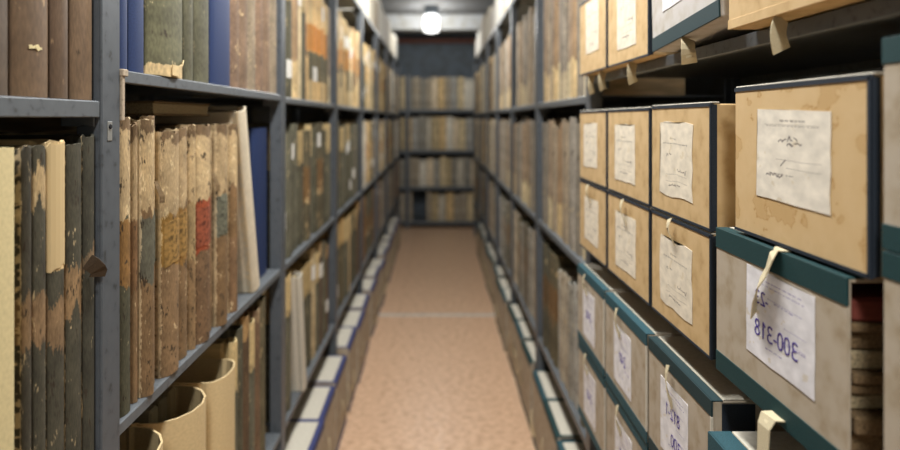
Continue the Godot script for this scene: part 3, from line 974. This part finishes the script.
func right_boxes() -> void:
	var X := 0.385
	var rim := Vector3.RIGHT
	var tan := {"card": M.tan, "tape": M.navy, "kind": "tan"}
	# local +x is towards the camera; a label nearer the far edge has negative x
	var rows := [
		# label, z0, z1, y, h, style, yaw, lean, x
		["tan box with a white form, on the top row next to the brown volumes", 1.474, 1.752, 0.115, 0.19, {"paper": [M.form_b, 0.0, 0.115, 0.13, 0.13, 0.0, 0.001], "ribbons": [[drape(-0.06, 0.05), 0.018, 0.0, Vector3(0.45, 0, 1)], [drape(0.05, 0.045), 0.018, 0.0, Vector3(0.45, 0, 1)]]}],
		["tan box on the top row, left of the pale grey box", 1.18, 1.464, 0.115, 0.19, {"paper": [M.form_b, 0.0, 0.105, 0.13, 0.15, 0.0, 0.001], "ribbons": [[drape(0.0, 0.042), 0.020, 0.2, Vector3(0.45, 0, 1)]]}],
		["tan box with torn white label, upper of the pair farthest from the camera", 1.474, 1.752, -0.159, 0.178, {"paper": [M.form_b, -0.02, 0.092, 0.14, 0.11, 0.01, 0.002]}],
		["tan box with white label, upper of the middle pair", 1.174, 1.464, -0.159, 0.178, {"paper": [M.form_b, -0.015, 0.088, 0.14, 0.117, 0.0, 0.002]}],
		["tan box with faded form, upper of the pair beside the large tan box", 0.911, 1.166, -0.159, 0.180, {"paper": [M.form_b, -0.010, 0.092, 0.14, 0.12, -0.02, 0.003]}],
		["tan box with ribbon over its lid, lower of the pair farthest from the camera", 1.474, 1.752, -0.339, 0.175, {"paper": [M.form_b, -0.01, 0.085, 0.14, 0.11, 0.0, 0.002], "ribbons": [[hang(-0.02, 0.174, 0.045), 0.012, 0.0]]}],
		["tan box with short ribbon on its label, lower of the middle pair", 1.174, 1.464, -0.339, 0.175, {"paper": [M.form_b, -0.01, 0.085, 0.14, 0.115, 0.0, 0.002], "ribbons": [[hang(-0.01, 0.174, 0.05), 0.013, 0.3]]}],
		["tan box with ribbon loop above its form, lower one next to the open grey box", 0.911, 1.166, -0.339, 0.175, {"paper": [M.form_b, -0.012, 0.084, 0.138, 0.112, -0.02, 0.003], "ribbons": [[hang(-0.02, 0.176, 0.04), 0.012, 0.4]]}],
	]
	for r in rows:
		var st: Dictionary = tan.duplicate()
		st.merge(r[5])
		var o := archive_box(r[0], r[2] - r[1] - 0.003, r[4], 0.33, st, "tan archive boxes stacked on the near rack")
		place(o, 1, X, (r[1] + r[2]) / 2, r[3])
	# large tan box with the stained foot
	var big: Dictionary = {"card": M.tan_stained, "tape": M.navy, "kind": "tan", "paper": [M.form, 0.0, 0.101, 0.145, 0.102, -0.02, 0.001]}
	var bt := archive_box("large stained tan box with a white form, on the open grey box", 0.264, 0.181, 0.33, big)
	place(bt, 1, X, 0.708, -0.1428, 0.0, 0.0)
	# open grey box: its end shows the papers
	var gs := {"card": M.greycard, "tape": M.teal, "kind": "grey", "tape_width": 0.026, "open": true,
		"paper": [M.form_c, 0.018, 0.108, 0.143, 0.104, -0.01, 0.0008],
		"writing": [["300-318", 0.026, -0.004, -0.0165], ["-23", 0.022, -0.035, 0.020]],
		"ribbons": [[[Vector3(0.020, 0.1928, -0.012), Vector3(0.016, 0.1930, 0.0), Vector3(0.013, 0.184, 0.0045), Vector3(0.006, 0.165, 0.007), Vector3(-0.004, 0.150, 0.010), Vector3(-0.016, 0.130, 0.009), Vector3(-0.024, 0.108, 0.006)], 0.021, 0.8]]}
	var og := archive_box("open-ended grey box with teal tape and purple numbers, under the large tan box", 0.282, 0.1905, 0.33, gs)
	place(og, 1, X - 0.006, 0.741, -0.3385)
	# the next boxes, cut off by the picture edge
	var cut := {"card": M.greycard, "tape": M.teal, "kind": "grey", "tape_width": 0.022}
	var c1 := archive_box("grey box with teal tape cut off at the picture edge, upper one", 0.25, 0.181, 0.33, cut)
	place(c1, 1, X, 0.437, -0.1125)
	var c2 := archive_box("grey box with teal tape cut off at the picture edge, lower one", 0.25, 0.2235, 0.33, cut)
	place(c2, 1, X, 0.437, -0.3385)
	# upper shelf: pale grey box, tipped, and the plain tan one
	var pg := {"card": M.palecard, "tape": M.deepteal, "kind": "grey", "tape_width": 0.024, "paper": [M.form_c, -0.02, 0.118, 0.12, 0.12, 0.0, 0.001], "writing": [["01", 0.026, -0.02, -0.030]], "ribbons": [[drape(-0.01, 0.04, 0.014), 0.023, 0.5, Vector3(0.45, 0, 1)]]}
	var pb := archive_box("pale grey tipped box with dark teal foot tape, on the upper shelf", 0.272, 0.19, 0.33, pg)
	place(pb, 1, X - 0.004, 1.012, 0.1165 + 0.011, 0.075, 0.0)
	var pt := {"ribbons": [[drape(-0.045, 0.038, 0.004), 0.022, 0.3, Vector3(0.45, 0, 1)]]}
	var pbx := archive_box("plain tan box without a label on the upper shelf, right of the pale grey box", 0.30, 0.19, 0.33, {"card": M.tan, "tape": M.tan, "kind": "grey", "tape_width": 0.012, "ribbons": pt.ribbons})
	place(pbx, 1, X - 0.004, 0.70, 0.116)
	# low shelf: grey boxes with teal tape in two layers
	var low := [
		[1.474, 1.752, -0.588, "far"], [1.174, 1.464, -0.588, "middle"], [0.895, 1.166, -0.588, "near"],
		[1.474, 1.752, -0.789, "far"], [1.174, 1.464, -0.789, "middle"], [0.895, 1.166, -0.789, "near"]]
	for k in low.size():
		var l: Array = low[k]
		var topmost := k < 3
		var st := {"card": M.greycard, "tape": M.deepteal if k == 2 else M.brightteal, "kind": "grey", "tape_width": 0.022, "pale_rim": true, "paper": [M.form_c, -0.01, 0.095, 0.12, 0.12, 0.0, 0.001], "ribbons": [[hang(-0.03 if k != 2 else -0.02, 0.195 if k != 2 else 0.190, 0.05 + 0.008 * (k % 3)), 0.011, 0.7]]}
		if k == 2: st["writing"] = [["812-1", 0.026, -0.004, 0.016], ["300", 0.026, 0.010, -0.026]]
		else: st["writing"] = [["24%d" % k, 0.030, 0.0, 0.0]]
		var o := archive_box("grey teal-taped box under the tan boxes, %s layer, %s of three" % ["upper" if topmost else "lower", l[3]], l[1] - l[0] - 0.004, 0.198, 0.33, st, "grey boxes under the tan ones")
		place(o, 1, X - (0.006 if topmost else 0.004), (l[0] + l[1]) / 2, l[2], 0.0, 0.0)
	var te := archive_box("low box with a bright teal lid edge under the open grey box", 0.27, 0.37, 0.33, {"card": M.greycard, "tape": M.brightteal, "kind": "grey", "tape_width": 0.026, "lid": 0.03})
	place(te, 1, X - 0.022, 0.735, -0.789)
	var rb := MB.new()
	rb.ribbon([Vector3(0, 0.0, -0.012), Vector3(0, 0.0, 0.006), Vector3(0.002, -0.01, 0.012), Vector3(0.004, -0.05, 0.015), Vector3(0.002, -0.10, 0.018), Vector3(-0.006, -0.15, 0.015)], Vector3.RIGHT, 0.028, 0.0014, 0.2)
	var tr := put("tie_ribbon", rb.mesh(), M.ribbon, self)
	tag(tr, "cream ribbon hanging below the open grey box", "ribbon")
	place(tr, 1, X - 0.012, 0.72, -0.330)


func floor_boxes() -> void:
	for side in [-1, 1]:
		var k := 0
		for slot in 18:
			var w := 0.292 if side < 0 else 0.28
			var z: float = (0.928 + (slot / 3) * 1.0 + (slot % 3) * 0.309) if side < 0 else (0.89 + (slot / 3) * 0.93 + (slot % 3) * 0.29)
			var h: float = 0.285 + rng.randf_range(-0.008, 0.008)
			var tape: Material = M.bluetape if side < 0 else (M.brightteal if k % 2 else M.teal)
			var st := {"card": M.greycard, "tape": tape, "kind": "grey", "tape_width": 0.024, "pale_rim": false, "ends": true, "ribbons": []}
			for q in [-0.25, 0.28]:
				if rng.randf() < 0.75:
					st.ribbons.append([hang(q * w, h * rng.randf_range(0.5, 0.8), rng.randf_range(0.07, 0.12), rng.randf_range(-0.03, 0.03), 0.01), 0.018, rng.randf_range(-1.0, 1.0)])
			var o := archive_box("grey %s box on the floor, %s from the camera end of its row" % [["blue-taped", "teal-taped"][(side + 1) / 2], ORD[k]], w, h, 0.36, st, "boxes along the foot of the racks")
			place(o, side, 0.392 + rng.randf_range(-0.008, 0.006), z + w / 2, -EYE + 0.0004, 0.0, rng.randf_range(-0.015, 0.015))
			k += 1


func aisle_rows() -> void:
	# volumes on the racks beyond the foreground bays
	for k in 6:
		var z0 := 1.92 + 1.0 * k
		var z1 := minf(z0 + 0.94, 7.77)
		var bay: String = "past the %s post of the blue-taped rack, " % ORD[k + 1]
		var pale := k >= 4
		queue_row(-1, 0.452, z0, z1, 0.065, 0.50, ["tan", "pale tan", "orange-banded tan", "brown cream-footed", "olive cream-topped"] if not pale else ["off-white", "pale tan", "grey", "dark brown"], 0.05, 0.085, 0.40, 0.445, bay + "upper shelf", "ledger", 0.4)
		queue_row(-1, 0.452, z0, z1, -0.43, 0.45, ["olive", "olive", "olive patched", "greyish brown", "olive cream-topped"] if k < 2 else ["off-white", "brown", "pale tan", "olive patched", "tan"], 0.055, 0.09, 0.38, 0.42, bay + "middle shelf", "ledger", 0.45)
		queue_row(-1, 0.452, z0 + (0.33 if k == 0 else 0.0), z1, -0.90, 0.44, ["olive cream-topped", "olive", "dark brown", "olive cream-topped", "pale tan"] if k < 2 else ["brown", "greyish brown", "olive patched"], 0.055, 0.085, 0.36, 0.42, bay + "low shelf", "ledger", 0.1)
	for k in 6:
		var z0 := 1.82 + 0.93 * k
		var z1 := z0 + 0.87
		var bay: String = "past the %s post of the teal-taped rack, " % ORD[k]
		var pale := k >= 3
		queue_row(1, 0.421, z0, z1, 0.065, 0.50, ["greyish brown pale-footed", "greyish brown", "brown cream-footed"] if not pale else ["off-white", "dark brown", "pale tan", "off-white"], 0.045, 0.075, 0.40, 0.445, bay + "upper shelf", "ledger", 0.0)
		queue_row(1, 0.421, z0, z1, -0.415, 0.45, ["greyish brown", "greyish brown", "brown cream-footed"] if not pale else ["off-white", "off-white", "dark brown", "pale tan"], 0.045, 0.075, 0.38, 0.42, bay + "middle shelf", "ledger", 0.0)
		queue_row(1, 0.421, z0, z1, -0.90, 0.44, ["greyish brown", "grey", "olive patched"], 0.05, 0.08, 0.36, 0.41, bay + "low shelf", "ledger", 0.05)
	for q in [[1.925, 1.985, "olive cream-topped"], [1.987, 2.05, "olive cream-topped"]]:
		var o := volume({"name": "ledger", "label": "olive ledger with a cream head, %s left of the leaning white folder" % ("second" if q[0] < 1.95 else "first"), "category": "ledger", "w": q[1] - q[0], "h": 0.42, "sd": 3, "mat": M["b:" + q[2]][0]})
		place(o, -1, 0.455, (q[0] + q[1]) / 2, -0.90)
	var wf := volume({"name": "file_folder", "label": "white card folder leaning out of the low shelf past the second post", "category": "folder", "w": 0.05, "h": 0.40, "sd": 62, "wear": 0.002, "bulge": 0.008, "mat": M.offwhite})
	place(wf, -1, 0.435, 2.166, -0.90 + 0.025 * sin(0.19) + 0.001, 0.19)
	# pale bundles along the tops of both racks
	for side in [-1, 1]:
		var z := 4.3 if side < 0 else 3.6
		var k := 0
		while z < 7.02:
			var w := rng.randf_range(0.26, 0.34)
			var h := rng.randf_range(0.17, 0.30)
			var o := thing("document_bundle", "pale paper bundle on top of the rack, %s along the %s side" % [ORD[k], ["blue-taped", "teal-taped"][(side + 1) / 2]], "document bundle", "pale bundles on top of the racks")
			put("wrapper", boxmesh(Vector3(-w / 2, 0, -0.33), Vector3(w / 2, h, 0), 0.012), [M.offwhite, M.palecard, M.white, M.greycard][(k * 7 + k / 3) % 4], o)
			var mb := MB.new()
			mb.box(Vector3(-0.008, -0.0001, -0.331), Vector3(0.008, h + 0.0012, 0.0012))
			put("tie_ribbon", mb.mesh(), M.ribbon, o)
			place(o, side, (XL if side < 0 else XR) + 0.005, z + w / 2, 0.6601, 0.0, rng.randf_range(-0.03, 0.03))
			z += w + 0.03
			k += 1


func back_rack() -> void:
	var o := thing("shelving_rack", "dark steel rack of pale volumes closing the end of the aisle", "shelving")
	var zf := -7.87
	for x in [-0.95, -0.36, 0.95]:
		var p := put("post", post_mesh(0.05, 0.034, EYE + 0.55), M.steel, o)
		p.position = Vector3(x, 0, zf)
	var lv := [-1.24, -0.82, -0.375, 0.12]
	for y in lv:
		var s := put("shelf", shelf_mesh(1.9, 0.40, 0.04), M.shelf, o)
		s.position = Vector3(0, EYE + y, zf - 0.001)
	var names := ["bottom shelf", "second shelf up", "third shelf up", "top shelf"]
	for k in 4:
		var x := -0.60
		var n := 0
		while x < 0.6:
			var w := snappedf(rng.randf_range(0.06, 0.095), 0.002)
			var tone: String = ["pale tan", "off-white", "off-white", "grey", "pale tan", "grey"][rng.randi() % 6]
			if n in [4, 5] and k in [2, 3]: tone = "grey"
			if absf(x + w / 2 + 0.22) > 0.05 or k > 0:
				var b := thing("ledger", "%s volume, %s along the %s of the end rack" % [tone, ORD[n], names[k]], "ledger", "volumes on the end rack")
				volume_parts(b, {"w": w - 0.002, "h": rng.randf_range(0.32, 0.36) + (0.05 if k == 2 else 0.04 if k == 3 else 0.0), "mat": M["b:" + tone][rng.randi() % 3], "sd": n % 5, "dep": 0.28})
				b.position = Vector3(x + w / 2, EYE + lv[k] + 0.0006, zf - 0.042)
				n += 1
			x += w + 0.001
